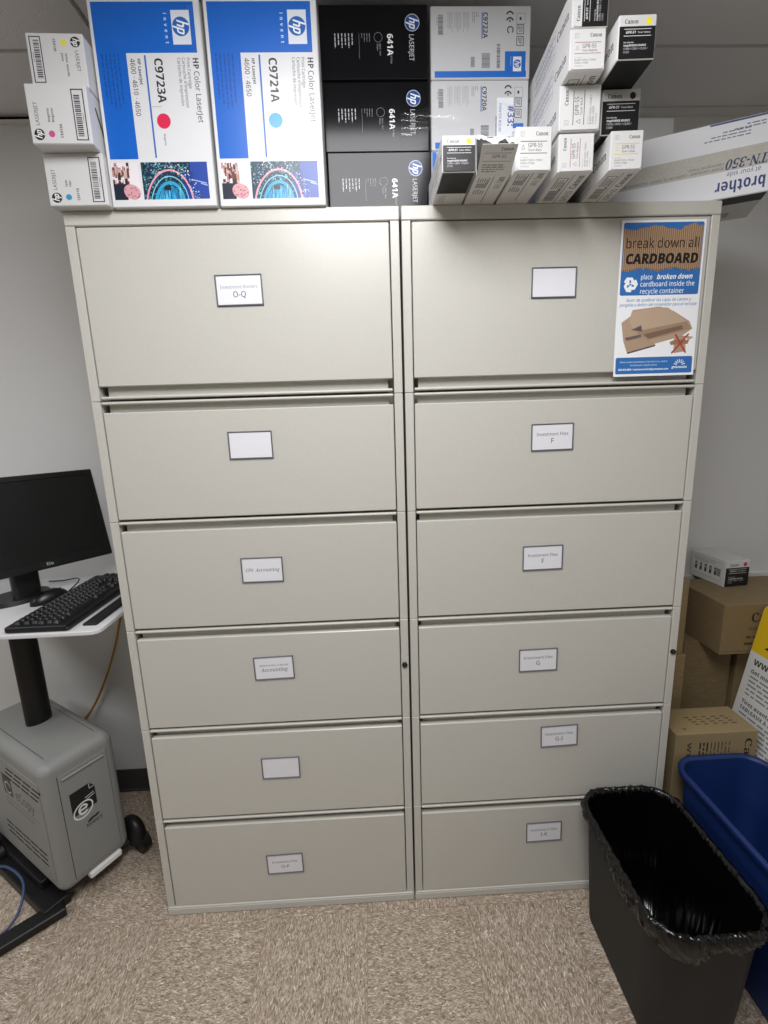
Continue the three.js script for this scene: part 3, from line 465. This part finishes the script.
// white and blue box lying upside down across the right corner
{
  const L = 0.345, h = 0.162, d = 0.158, turn = -0.438;
  const front = print(1150, 540, (g, w, h2) => {
    g.translate(w, h2); g.rotate(Math.PI);   // the box lies upside down
    fill(g, '#dedfe2', 0, 0, w, h2); fill(g, '#b6b3a9', 0, 190, w, 150); for (let k = 0; k < 900; k++) fill(g, rnd() < 0.5 ? 'rgba(150,146,134,0.35)' : 'rgba(214,211,202,0.35)', rr(0, w), rr(190, 336), rr(6, 22), 3);
    fill(g, '#33457e', 0, h2 - 12, 420, 12);
    txt(g, 'brother', 20, 116, 118, '#26376f', 'sans-serif', 'bold', 'left', 330); txt(g, 'at your side', 60, 178, 46, '#55628f', 'sans-serif', '', 'left', 220);
    txt(g, 'TN-350', 16, 268, 96, '#2a3560', 'serif', 'bold italic', 'left', 270); txt(g, 'TONER CARTRIDGE · CARTUCHO DE TONER · CARTOUCHE DE TONER', 300, 224, 24, '#44485a', 'serif', 'italic'); txt(g, 'CARTUCHO DE TONER', 300, 252, 22, '#44485a', 'serif', 'italic');
    fineText(g, 150, 420, 300, 3, 22, '#6a7088', 8); fineText(g, 60, 470, 200, 2, 20, '#6a7088', 8);
    g.strokeStyle = '#55628f'; g.lineWidth = 4; g.beginPath(); g.moveTo(800, 40); g.lineTo(830, 20); g.lineTo(1140, 30); g.lineTo(1140, 90); g.lineTo(860, 80); g.lineTo(840, 60); g.closePath(); g.stroke(); g.beginPath(); g.moveTo(860, 80); g.lineTo(1140, 130); g.stroke();
  }, 0.5);
  const bottom = print(1150, 520, (g, w, h2) => { fill(g, '#c9cacc', 0, 0, w, h2); fill(g, '#141519', w * 0.5, 0, w * 0.5, 150); g.strokeStyle = '#141519'; g.lineWidth = 12; g.beginPath(); g.ellipse(w * 0.66, 210, 120, 50, 0, 0, 7); g.stroke(); barcode(g, w * 0.72, 330, 160, 110, '#6a6b70'); fineText(g, w * 0.5, 320, 200, 5, 26, '#6a6b70'); }, 0.5);
  // right front corner stands at (1.605, 0.043)
  const c = Math.cos(turn), s = Math.sin(turn), ux = c, uz = -s;   // local x in the world
  solo('toner_carton', chamferBox(L, h, d, 0.002), [M.carton, M.carton, M.carton, bottom, front, M.carton, M.carton], 'white and blue toner carton upside down, askew on the right corner', 'box', [1.605 - ux * L / 2 - s * d / 2, H, 0.043 - uz * L / 2 - c * d / 2], turn);
  carton('white_carton', 'plain white carton at the back, behind the askew upside-down carton', 0.2, 0.338, 0.12, 1.484, H, -0.3, {}, {});
}
// crumpled clear film hanging round the white and black boxes
{
  const g = new THREE.PlaneGeometry(0.30, 0.05, 60, 12), p = g.attributes.position;
  const f = [0, 1, 2, 3, 4, 5].map(() => [rr(20, 90), rr(20, 140), rr(0, 6), rr(0.3, 1)]);
  for (let i = 0; i < p.count; i++) { let z = 0; const x = p.getX(i), y = p.getY(i); for (const [a, b, c, k] of f) z += k * Math.abs(Math.sin(a * x * 0.4 + b * y + c)); p.setZ(i, 0.004 + z * 0.0035); p.setY(i, y + 0.012 * Math.sin(x * 14 + 1) - 0.03 * Math.max(0, x - 0.05)); }
  g.computeVertexNormals();
  solo('plastic_film', g, new THREE.MeshPhysicalMaterial({ color: 0xffffff, transmission: 1, thickness: 0, roughness: 0.16, ior: 1.42, side: THREE.DoubleSide }), 'crumpled clear plastic film in front of the white toner boxes', 'plastic film', [0.925, H + 0.198, -0.058]);
}

// ------------------------------------------------------------------ computer cart at the left
{
  const T0 = [-0.258, -0.104], dirW = [0.54, -0.84], dirD = [-0.84, -0.54];   // front middle on the floor; along the front; towards the back
  const turn = Math.atan2(0.84, 0.54);   // local +z looks along the front's normal
  const tw = 0.216, td = 0.49, yb = 0.068, yt = 0.515;
  const cx = T0[0] + dirD[0] * td / 2, cz = T0[1] + dirD[1] * td / 2;
  const cart = thing('computer_cart', 'grey scanning cart with black pole and white keyboard tray', 'cart', [cx, 0, cz], turn);
  const body = part('tower', new RoundedBoxGeometry(tw, yt - yb, td, 6, 0.032).translate(0, (yt + yb) / 2, 0), M.tower, cart);
  const frontPrint = print(420, 900, (g, w, h) => {
    fill(g, '#8b8c89', 0, 0, w, h);
    g.save(); g.translate(60, 190); g.fillStyle = '#0e0e10'; g.beginPath(); g.moveTo(0, 0); g.lineTo(170, 0); g.lineTo(215, 45); g.lineTo(215, 205); g.lineTo(0, 205); g.closePath(); g.fill(); g.strokeStyle = '#c9cac8'; g.lineWidth = 6; g.beginPath(); g.moveTo(168, 4); g.lineTo(168, 46); g.lineTo(212, 46); g.stroke();
    g.strokeStyle = '#e2e3e2'; g.lineWidth = 13; g.beginPath(); g.ellipse(92, 190, 84, 62, -0.25, 0, 7); g.stroke(); g.lineWidth = 17; g.beginPath(); g.arc(92, 186, 36, 0.6, 6.1); g.stroke(); g.beginPath(); g.moveTo(58, 186); g.lineTo(126, 182); g.stroke(); g.lineWidth = 6; g.beginPath(); g.moveTo(120, 104); g.lineTo(200, 92); g.moveTo(136, 122); g.lineTo(204, 112); g.stroke(); g.restore();
    g.fillStyle = '#151517'; g.beginPath(); g.ellipse(200, 500, 34, 11, -0.3, 0, 7); g.ellipse(250, 494, 30, 10, -0.2, 0, 7); g.fill(); txt(g, 'NUANCE', 225, 548, 36, '#1e1e20', 'sans-serif', 'bold', 'center');
  }, 0.5);
  const panel = part('front_panel', ungroup(chamferBox(0.142, 0.362, 0.003, 0.0008, false, true)).translate(0.004, 0.285, td / 2 + 0.0008), frontPrint, body);
  part('panel_groove', joined([bx(-0.0685, -0.067, 0.1, 0.468, td / 2 - 0.001, td / 2 + 0.0004, 0.0002), bx(0.075, 0.0765, 0.1, 0.468, td / 2 - 0.001, td / 2 + 0.0004, 0.0002)]), M.soot, body);
  part('handle', bx(-0.06, 0.066, 0.448, 0.456, td / 2, td / 2 + 0.008, 0.003), M.tower, panel.parent);
  part('toe_lip', bx(-0.03, 0.072, 0.062, 0.084, td / 2 - 0.03, td / 2 + 0.006, 0.004), M.white, cart);
  const sidePrint = print(1000, 880, (g, w, h) => {
    fill(g, '#8b8c89', 0, 0, w, h);
    txt(g, 'eCopy', 520, 330, 130, '#3a3b3d', 'sans-serif', '', 'left', 330); fill(g, '#55565a', 300, 380, 600, 5); txt(g, 'SIMPLIFY YOUR WORK', 300, 450, 52, '#5c5d60', 'sans-serif', '', 'left', 560);
    g.fillStyle = '#3e3f42'; g.beginPath(); g.roundRect(300, 150, 170, 190, 10); g.fill(); g.strokeStyle = '#b8b9b6'; g.lineWidth = 14; g.beginPath(); g.arc(385, 270, 52, 0.5, 6); g.stroke();
  }, 0.5);
  part('side_panel', ungroup(chamferBox(0.38, 0.34, 0.002, 0.0005, false, true)).rotateY(-Math.PI / 2).translate(-tw / 2 - 0.0004, 0.29, 0.03), sidePrint, body);
  const vent = ungroup(chamferBox(0.002, 0.005, 0.05, 0.0008, true, true));
  for (let r = 0; r < 3; r++) for (let k = 0; k < 4; k++) part('vent_slot', vent, M.soot, body).position.set(-tw / 2 - 0.0012, 0.435 - r * 0.018, 0.03 + k * 0.058 - r * 0.012);
  for (let r = 0; r < 3; r++) for (let k = 0; k < 5; k++) part('vent_slot', vent, M.soot, body).position.set(-tw / 2 - 0.0012, 0.20 - r * 0.02, -0.06 + k * 0.056);
  part('top_seam', joined([bx(-0.0735, -0.072, yt - 0.0006, yt + 0.0003, -td / 2 + 0.05, td / 2 - 0.05, 0.0001), bx(0.072, 0.0735, yt - 0.0006, yt + 0.0003, -td / 2 + 0.05, td / 2 - 0.05, 0.0001)]), M.soot, body);
  // black base bars and casters
  part('base', joined([bx(-0.09, 0.12, 0.05, 0.075, -0.2, -0.15, 0.008), bx(-0.09, 0.12, 0.05, 0.075, 0.18, 0.23, 0.008), bx(-0.05, 0.05, 0.05, 0.08, -0.2, 0.17, 0.006)]), M.black, cart);
  for (const sx of [-1, 1]) for (const z of [-0.18, 0.215]) {
    if (sx < 0 && z > 0) continue;
    const cs = new THREE.Group(); cs.name = 'caster'; cs.position.set(sx * 0.142, 0, z); cart.add(cs);
    part('fender', new THREE.SphereGeometry(0.055, 24, 14, 0, Math.PI * 2, 0, Math.PI * 0.62).scale(0.6, 1.15, 1).translate(-0.004, 0.07, -0.01), M.black, cs);
    part('wheel', new THREE.CylinderGeometry(0.038, 0.038, 0.03, 24).rotateZ(Math.PI / 2).translate(0.006, 0.038, 0.016), M.black, cs);
  }
  // pole at (-0.485, -0.266) in the world, straight up to the tray
  const loc = (x, z) => { const dx = x - cx, dz = z - cz, c = Math.cos(turn), s = Math.sin(turn); return [dx * c - dz * s, dx * s + dz * c]; };
  const [px, pz] = loc(-0.485, -0.266);
  part('pole', new THREE.CylinderGeometry(0.033, 0.033, 0.44, 32).scale(1.15, 1, 0.85).translate(px, 0.512 + 0.21, pz), M.black, cart);
  part('pole_collar', new THREE.CylinderGeometry(0.05, 0.05, 0.03, 32).translate(px, 0.915, pz), M.black, cart);
  // tray, square to the room
  const tray = new THREE.Group(); tray.name = 'tray'; const [tx, tz] = loc(-0.42, -0.262); tray.position.set(tx, 0, tz); tray.rotation.y = -turn; cart.add(tray);
  const sh = new THREE.Shape(); sh.moveTo(-0.33, -0.232); sh.lineTo(0.335, -0.232); sh.lineTo(0.335, 0.215); sh.quadraticCurveTo(0.335, 0.245, 0.305, 0.245); sh.lineTo(-0.33, 0.255); sh.closePath();
  part('tray_board', new THREE.ExtrudeGeometry(sh, { depth: 0.007, bevelEnabled: true, bevelSize: 0.003, bevelThickness: 0.003, bevelSegments: 2, curveSegments: 8 }).rotateX(Math.PI / 2).translate(0, 0.941, 0), mat(0xd9dadb, 0.4, { side: THREE.DoubleSide }), tray);
  part('wrist_rest', bx(0.274, 0.314, 0.943, 0.951, -0.22, 0.212, 0.003), mat(0x101012, 0.75), tray);
}
// monitor on the tray
{
  const u = [0.6, -0.8], n = [0.8, 0.6], turn = Math.atan2(0.8, 0.6), w = 0.43, h = 0.305, tilt = -0.227;
  const mx = -0.246 - u[0] * w / 2, mz = -0.427 - u[1] * w / 2;
  const bxz = [mx - n[0] * 0.07 - u[0] * 0.03, mz - n[1] * 0.07 - u[1] * 0.03];
  const m = thing('monitor', 'black desktop monitor on the cart, screen dark', 'monitor', [bxz[0], 0.944, bxz[1]], turn);
  const gloss = mat(0x0a0b0d, 0.3), hd = new THREE.Group(); hd.name = 'display'; hd.position.set(0.03, 0.106, 0.07); hd.rotation.x = tilt; m.add(hd);
  part('bezel', joined([bx(-w / 2, w / 2, 0, 0.028, -0.012, 0, 0.003), bx(-w / 2, w / 2, h - 0.02, h, -0.012, 0, 0.003), bx(-w / 2, -w / 2 + 0.02, 0.02, h - 0.015, -0.012, 0, 0.003), bx(w / 2 - 0.02, w / 2, 0.02, h - 0.015, -0.012, 0, 0.003)]), gloss, hd);
  part('screen', bx(-w / 2 + 0.018, w / 2 - 0.018, 0.026, h - 0.018, -0.008, -0.002, 0.0004), mat(0x0d0e10, 0.22), hd);
  part('rear_housing', joined([bx(-w / 2 + 0.004, w / 2 - 0.004, 0.004, h - 0.004, -0.03, -0.011, 0.006), new RoundedBoxGeometry(0.3, 0.2, 0.035, 3, 0.012).translate(0, h / 2, -0.04)]), M.black, hd);
  part('maker_mark', at(new THREE.PlaneGeometry(0.05, 0.018), 0.025, 0.0145, 0.0006), print(200, 72, (g, a, b) => { fill(g, '#0b0c0e', 0, 0, a, b); txt(g, 'Elo', a / 2, 54, 56, '#a9abae', 'sans-serif', 'bold', 'center'); }, 0.4), hd);
  part('neck', new RoundedBoxGeometry(0.075, 0.2, 0.035, 4, 0.012).translate(0, 0.105, 0.002), M.black, m);
  part('foot', new THREE.CylinderGeometry(0.078, 0.084, 0.014, 40).scale(1.15, 1, 0.85).translate(-0.015, 0.007, -0.045), M.black, m);
}
// keyboard and mouse
{
  const kb = thing('keyboard', 'black full-size keyboard on the white tray', 'keyboard', [-0.252, 0.9445, -0.236], Math.PI / 2);
  const km = mat(0x121214, 0.5);
  const plate = part('plate', new RoundedBoxGeometry(0.435, 0.018, 0.165, 3, 0.005).translate(0, 0.009, 0), km, kb);
  const keys = [];
  const key = (x, z, w, d) => keys.push(at(new THREE.CylinderGeometry(0.72 / Math.SQRT2, 1 / Math.SQRT2, 0.008, 4).rotateY(Math.PI / 4).scale(w, 1, d), x, 0.0225, z));
  const U = 0.0188;
  for (let r = 0; r < 6; r++) { const z = -0.058 + r * 0.0205 + (r ? 0.004 : 0); let x = -0.205; const n = r === 5 ? 0 : 15; for (let k = 0; k < n; k++) { key(x + U / 2 + (r % 3) * 0.002, z, U * 0.9, 0.017); x += U; }
    if (r === 5) { for (const [a, w] of [[0, 1.3], [1.3, 1.3], [2.6, 1.3], [3.9, 6], [9.9, 1.3], [11.2, 1.3], [12.5, 1.3]]) key(x + (a + w / 2) * U, z, U * w * 0.95, 0.017); }
    for (let k = 0; k < 3; k++) if (r !== 3 && !(r === 4 && k !== 1)) key(0.088 + k * U, z, U * 0.9, 0.017);
    if (r) for (let k = 0; k < 4; k++) key(0.15 + k * U * 0.92, z, U * 0.86, 0.017); }
  const ks = part('keys', joined(keys), mat(0x17181a, 0.42), kb); ks.userData.kind = 'stuff';
  part('front_rim', bx(-0.2175, 0.2175, 0.002, 0.012, 0.08, 0.088, 0.003), km, plate);
  const ms = thing('mouse', 'black computer mouse beside the keyboard', 'mouse', [-0.372, 0.9445, -0.262], 2.6);
  part('shell', new THREE.SphereGeometry(0.05, 24, 16, 0, Math.PI * 2, 0, Math.PI / 2).scale(0.62, 0.78, 1.15), mat(0x0d0d0f, 0.35), ms);
  part('button_gap', bx(-0.0008, 0.0008, 0.026, 0.0335, 0.012, 0.035, 0.0002), M.soot, ms);
  solo('mouse_cable', tube([[-0.345, 0.955, -0.315], [-0.345, 0.968, -0.37], [-0.38, 0.965, -0.42], [-0.44, 0.952, -0.44], [-0.5, 0.9475, -0.45]], 0.0022), M.black, 'thin black mouse cable looping behind the mouse', 'cable');
}
// yellow cable down the wall, black floor frame, blue cable
solo('yellow_cable', tube([[-0.243, 0.918, -0.508], [-0.296, 0.783, -0.506], [-0.335, 0.66, -0.506], [-0.395, 0.515, -0.506], [-0.474, 0.379, -0.506], [-0.6, 0.25, -0.506], [-0.75, 0.12, -0.5]], 0.0042, 60), mat(0xb07d1c, 0.5), 'yellow network cable hanging down the wall behind the cart', 'cable');
{
  const f = thing('floor_stand', 'black metal floor stand at the bottom left corner', 'stand', [-0.6, 0, 0.0]);
  const bar = (x0, z0, x1, z1, w, h, y = 0.002) => { const L = Math.hypot(x1 - x0, z1 - z0), g = ungroup(chamferBox(L, h, w, 0.003, true)); g.rotateY(-Math.atan2(z1 - z0, x1 - x0)); return g.translate((x0 + x1) / 2 + 0.6, y, (z0 + z1) / 2); };
  part('front_bar', bar(-0.335, -0.035, -0.72, 0.30, 0.05, 0.028), M.black, f);
  part('side_bar', bar(-0.352, -0.03, -0.80, -0.315, 0.075, 0.034), M.black, f);
  part('rail', bar(-0.42, -0.085, -0.84, -0.35, 0.03, 0.03, 0.036), M.black, f);
  part('foot_bracket', bar(-0.50, 0.10, -0.60, 0.18, 0.07, 0.05), M.black, f);
}
solo('blue_cable', tube([[-0.62, 0.02, 0.22], [-0.53, 0.012, 0.10], [-0.455, 0.03, 0.02], [-0.47, 0.07, -0.06], [-0.56, 0.08, -0.12], [-0.68, 0.04, -0.16]], 0.004, 50), mat(0x34476b, 0.5), 'blue network cable curling over the black floor stand', 'cable');

// ------------------------------------------------------------------ waste bins
// ring of a rounded rectangle
function ring(hx, hz, r, n, m = 5) { const out = []; for (let c = 0; c < 4; c++) { const sx = [1, -1, -1, 1][c], sz = [1, 1, -1, -1][c]; for (let k = 0; k < n; k++) { const a = (c + k / (n - 1)) * Math.PI / 2; out.push([sx * (hx - r) + r * Math.cos(a), sz * (hz - r) + r * Math.sin(a)]); }
  // points along the straight side that follows
  const a1 = out[out.length - 1]; const c2 = (c + 1) % 4, sx2 = [1, -1, -1, 1][c2], sz2 = [1, 1, -1, -1][c2], a2 = [sx2 * (hx - r) + r * Math.cos((c + 1) * Math.PI / 2), sz2 * (hz - r) + r * Math.sin((c + 1) * Math.PI / 2)];
  for (let k = 1; k <= m * 3; k++) { const t = k / (m * 3 + 1); out.push([a1[0] + (a2[0] - a1[0]) * t, a1[1] + (a2[1] - a1[1]) * t]); } } return out; }
function loft(sections, bend, fine = false) {   // sections [y, hx, hz, r] in order; bend(p, i, j, total) may move a point
  const n = fine ? 22 : 9, pos = [], uv = [], idx = [];
  sections.forEach(([y, hx, hz, r], i) => ring(hx, hz, r, n, fine ? 14 : 5).forEach(([x, z], j, all) => { let p = [x, y, z]; if (bend) p = bend(p, i, j, all.length); pos.push(...p); uv.push(j / all.length, y); }));
  const m = pos.length / 3 / sections.length;
  for (let i = 0; i + 1 < sections.length; i++) for (let j = 0; j < m; j++) { const a = i * m + j, b = i * m + (j + 1) % m, c = a + m, d = b + m; idx.push(a, c, b, b, c, d); }
  const g = new THREE.BufferGeometry(); g.setAttribute('position', new THREE.Float32BufferAttribute(pos, 3)); g.setAttribute('uv', new THREE.Float32BufferAttribute(uv, 2)); g.setIndex(idx); g.computeVertexNormals(); return g;
}
{
  const b = thing('waste_bin', 'black plastic waste bin with a black liner', 'bin', [1.388, 0, 0.222]);
  const hx = 0.128, hz = 0.195;
  part('tub', loft([[0.0015, 0.001, 0.001, 0.0005], [0.0015, hx - 0.022, hz - 0.03, 0.045], [0.006, hx - 0.018, hz - 0.026, 0.05], [0.36, hx, hz, 0.07], [0.365, hx + 0.006, hz + 0.006, 0.075], [0.378, hx + 0.006, hz + 0.006, 0.075], [0.378, hx, hz, 0.07], [0.03, hx - 0.021, hz - 0.03, 0.047], [0.012, 0.001, 0.001, 0.0005]]), new THREE.MeshStandardMaterial({ color: 0x0f0f10, roughness: 0.6, side: THREE.DoubleSide, bumpMap: peel, bumpScale: 0.0003 }), b);
  // the liner: inside, over the rim and a ragged skirt outside
  const wob = [0, 1, 2, 3, 4, 5, 6, 7, 8, 9].map(() => [Math.floor(rr(14, 120)), rr(0, 6.3), rr(0.25, 1), rr(-12, 12)]);
  const sec = []; const S = [[0.30, -0.014], [0.33, -0.010], [0.345, -0.008], [0.36, -0.006], [0.372, -0.004], [0.381, 0.0], [0.385, 0.005], [0.383, 0.011], [0.377, 0.0145], [0.370, 0.0155], [0.363, 0.0155], [0.356, 0.015], [0.350, 0.0135], [0.344, 0.012], [0.338, 0.0105]];
  sec.push([0.02, 0.001, 0.001, 0.0005], [0.03, hx - 0.036, hz - 0.045, 0.045], [0.12, hx - 0.03, hz - 0.038, 0.05], [0.2, hx - 0.024, hz - 0.03, 0.055], [0.25, hx - 0.019, hz - 0.023, 0.06]);
  S.forEach(([y, o]) => sec.push([y, hx + o, hz + o, 0.07 + o]));
  const n0 = 5;
  const crumple = (j, m, i, f) => { let s = 0; for (const [k, ph, a, q] of wob) s += a * (Math.abs(Math.sin(0.5 * k * 6.2832 * j / m + ph + i * 0.12 * q)) - 0.6); return s * f; };
  part('liner', loft(sec, (p, i, j, m) => {
    const t = i - n0; if (i < 2) return p;
    const d = t < 0 ? 0.0022 : t < 5 ? 0.0032 : t < 9 ? 0.0026 : 0.0034, c = crumple(j, m, i, d), l = Math.hypot(p[0], p[2]) || 1;
    let out = c; if (t >= 0 && t <= 4) out = Math.min(out, 0.004); if (t > 5) out = Math.max(out, -0.0025);
    const y = p[1] + (t > 8 ? (t - 8) * (0.0022 * Math.sin(6.2832 * j / m * 2 + 1) + 0.0018 * Math.sin(6.2832 * j / m * 7)) : t > 3 && t < 8 ? crumple(j, m, i + 30, 0.0018) : 0);
    return [p[0] + p[0] / l * out, y, p[2] + p[2] / l * out];
  }, true), new THREE.MeshPhysicalMaterial({ color: 0x060607, roughness: 0.17, side: THREE.DoubleSide }), b);
}
{
  const b = thing('recycling_bin', 'deep blue plastic recycling bin beside the black bin', 'bin', [1.703, 0, 0.218]);
  const hx = 0.132, hz = 0.243, y1 = 0.435;
  const blue = new THREE.MeshStandardMaterial({ color: 0x0f2a62, roughness: 0.5, side: THREE.DoubleSide, bumpMap: peel, bumpScale: 0.0002 });
  part('tub', loft([[0.0015, 0.001, 0.001, 0.0005], [0.0015, hx - 0.03, hz - 0.04, 0.04], [0.008, hx - 0.025, hz - 0.034, 0.045], [y1 - 0.03, hx - 0.004, hz - 0.004, 0.06], [y1 - 0.026, hx, hz, 0.063], [y1 - 0.02, hx - 0.004, hz - 0.004, 0.06]]), blue, b);
  part('inner_wall', loft([[y1 - 0.006, hx - 0.004, hz - 0.004, 0.06], [0.02, hx - 0.03, hz - 0.038, 0.045], [0.012, 0.001, 0.001, 0.0005]]), blue, b);
  part('rim', loft([[y1 - 0.03, hx - 0.003, hz - 0.003, 0.06], [y1 - 0.022, hx + 0.008, hz + 0.008, 0.07], [y1 - 0.006, hx + 0.011, hz + 0.011, 0.073], [y1, hx + 0.008, hz + 0.008, 0.07], [y1, hx, hz, 0.063], [y1 - 0.008, hx - 0.005, hz - 0.005, 0.059]]), blue, b);
}

// ------------------------------------------------------------------ cartons in the right-hand corner
{
  const kr = (c) => (g, w, h) => { fill(g, c, 0, 0, w, h); for (let k = 0; k < 900; k++) fill(g, rnd() < 0.5 ? 'rgba(70,48,22,0.05)' : 'rgba(230,205,160,0.05)', rr(0, w), rr(0, h), rr(6, 50), rr(1, 2.5)); };
  const side = print(256, 256, kr('#958360'), 0.88), sideB = print(256, 256, kr('#7f6d4e'), 0.88);
  const lowFront = print(760, 700, (g, w, h) => { kr('#958360')(g, w, h); quarter(g, w, (q) => { txt(q, 'WT-201', 40, w - 110, 52, '#3a2f22', 'sans-serif', 'bold'); txt(q, 'Canon', 30, 110, 92, '#1f1a14', 'serif', 'bold', 'left', 230); for (let k = 0; k < 9; k++) fineText(q, 44, 250 + k * 34, k < 4 ? 120 : 170, 1, 20, k > 5 ? '#2e251a' : '#4d4030', k > 5 ? 16 : 10); }); }, 0.88);
  const lowTop = print(760, 420, (g, w, h) => { kr('#958360')(g, w, h); for (let k = 0; k < 4; k++) for (let j = 0; j < 5; j++) fineText(g, 220 + k * 14 + j * 88, 150 + k * 40, 76, 1, 26, '#4d3f2c', 16); fineText(g, 100, 330, 50, 2, 20, '#4d3f2c', 10); }, 0.88);
  const low = carton('cardboard_box', 'light kraft cardboard box with printed top, behind the blue bin', 0.262, 0.5, 0.125, 1.720, 0, -0.045, { pz: lowFront, py: lowTop, nx: side, px: side }, { base: M.kraft, category: 'cardboard box' });
  const bigFront = print(900, 420, (g, w, h) => { kr('#7f6d4e')(g, w, h); txt(g, 'Canon', 210, 150, 110, '#17120d', 'serif', 'bold', 'left', 300); txt(g, 'TONER CARTRIDGE', 200, 220, 34, '#4d3a22', 'sans-serif', 'bold'); fineText(g, 190, 270, 180, 1, 32, '#4d3a22', 20); fineText(g, 180, 325, 200, 1, 32, '#4d3a22', 22); fill(g, 'rgba(60,42,22,0.7)', 0, h - 22, w, 4); }, 0.88);
  const big = carton('cardboard_box', 'brown cardboard box carrying the white magenta-dot toner box', 0.40, 0.178, 0.25, 2.024, 0.672, -0.2, { pz: bigFront, nx: sideB, py: print(256, 256, kr('#7f6d4e'), 0.88) }, { base: M.brown, category: 'cardboard box' });
  carton('cardboard_box', 'dark brown cardboard box under the one carrying the toner box', 0.18, 0.672, 0.21, 1.865, 0, -0.3, { pz: sideB, nx: sideB }, { base: M.brown, category: 'cardboard box' });
  carton('cardboard_box', 'dark cardboard box half hidden behind the leaning yellow and white panel', 0.22, 0.672, 0.22, 2.072, 0, -0.285, { pz: print(256, 256, kr('#7f6d4e'), 0.88) }, { base: M.brown, category: 'cardboard box' });
  carton('cardboard_box', 'narrow kraft box against the filing cabinet, upper of two', 0.198, 0.27, 0.24, 1.643, 0.65, -0.26, { pz: side, px: side }, { base: M.kraft, category: 'cardboard box' });
  carton('cardboard_box', 'narrow kraft box against the filing cabinet, lower of two', 0.204, 0.65, 0.25, 1.646, 0, -0.25, { pz: side, px: side }, { base: M.kraft, category: 'cardboard box' });
  // toner box on the brown carton
  const artSide = print(900, 300, (g, w, h) => { fill(g, '#dcdcda', 0, 0, w, h); g.strokeStyle = '#8a8a8e'; g.lineWidth = 4; g.strokeRect(60, 40, w - 150, h - 90); for (let k = 0; k < 5; k++) { fill(g, '#2e2e33', 110 + k * 130, 110, 56, 90); fill(g, '#c9c9cb', 124 + k * 130, 126, 22, 30); } barcode(g, 700, 110, 90, 90, '#3a3a40'); fineText(g, 90, 60, 600, 2, 20, '#9a9a9e'); }, 0.6);
  const tn = longBox('white toner box with a magenta dot on the brown carton', 0.097, 0.098, 1.985, 0.85, -0.356, endBlack('#c0306e', 'Magenta', false), M.carton, { len: 0.155, nx: artSide, flap: true, turn: 0.1 });
  delete tn.userData.group;
  // leaning yellow and white printed panel
  const sign = print(900, 918, (g, w, h) => {
    fill(g, '#d9d9d6', 0, 0, w, h); fill(g, '#e0bc1e', 0, 0, w, 300);
    g.fillStyle = '#ecd23c'; g.strokeStyle = '#17140f'; g.lineWidth = 9; g.beginPath(); const P = [[90, 130], [170, 165], [180, 90], [270, 130], [330, 60], [390, 120], [520, 70], [530, 150], [640, 140], [590, 220], [680, 270], [560, 290], [560, 350], [440, 310], [360, 370], [310, 310], [180, 350], [200, 270], [90, 250], [160, 200]]; P.forEach(([x, y], i) => (i ? g.lineTo(x, y) : g.moveTo(x, y))); g.closePath(); g.fill(); g.stroke();
    txt(g, 'F', 215, 275, 140, '#141210', 'sans-serif', 'bold'); txt(g, 'www.', 40, 372, 62, '#17171a', 'sans-serif', 'bold'); txt(g, 'Get more out of', 40, 426, 34, '#1c1c20', 'sans-serif', 'bold'); fineText(g, 44, 444, 800, 5, 27, '#77777b', 9);
    txt(g, 'Tirez avantage de', 40, 620, 34, '#1c1c20', 'sans-serif', 'bold'); txt(g, 'TABLEAUX À FEUILLES', 40, 658, 32, '#3a3a40', 'sans-serif', 'bold'); fineText(g, 44, 678, 800, 7, 27, '#77777b', 9);
  }, 0.55);
  const sg = new THREE.Shape(), a = 0.5, hh = 0.511, r = 0.03; sg.moveTo(0, 0); sg.lineTo(a, 0); sg.lineTo(a, hh - r); sg.quadraticCurveTo(a, hh, a - r, hh); sg.lineTo(r, hh); sg.quadraticCurveTo(0, hh, 0, hh - r); sg.closePath();
  const gg = new THREE.ExtrudeGeometry(sg, { depth: 0.02, bevelEnabled: false, curveSegments: 6 }), p = gg.attributes.position, uv = gg.attributes.uv; for (let i = 0; i < p.count; i++) uv.setXY(i, p.getX(i) / a, p.getY(i) / hh); ungroup(gg);
  gg.translate(0, 0, -0.02);
  const sgm = solo('printed_panel', gg, sign, 'yellow and white printed panel leaning at the right edge', 'panel', [1.866, 0.352, -0.192], 0);
  sgm.rotation.set(0, -Math.PI / 2, 0); sgm.rotation.order = 'YXZ'; sgm.rotation.x = -0.174;
  carton('cardboard_box', 'low cardboard box holding up the printed panel', 0.36, 0.35, 0.44, 2.05, 0, 0.26, {}, { base: M.brown, category: 'cardboard box' });
}
renderer.render(scene, camera);
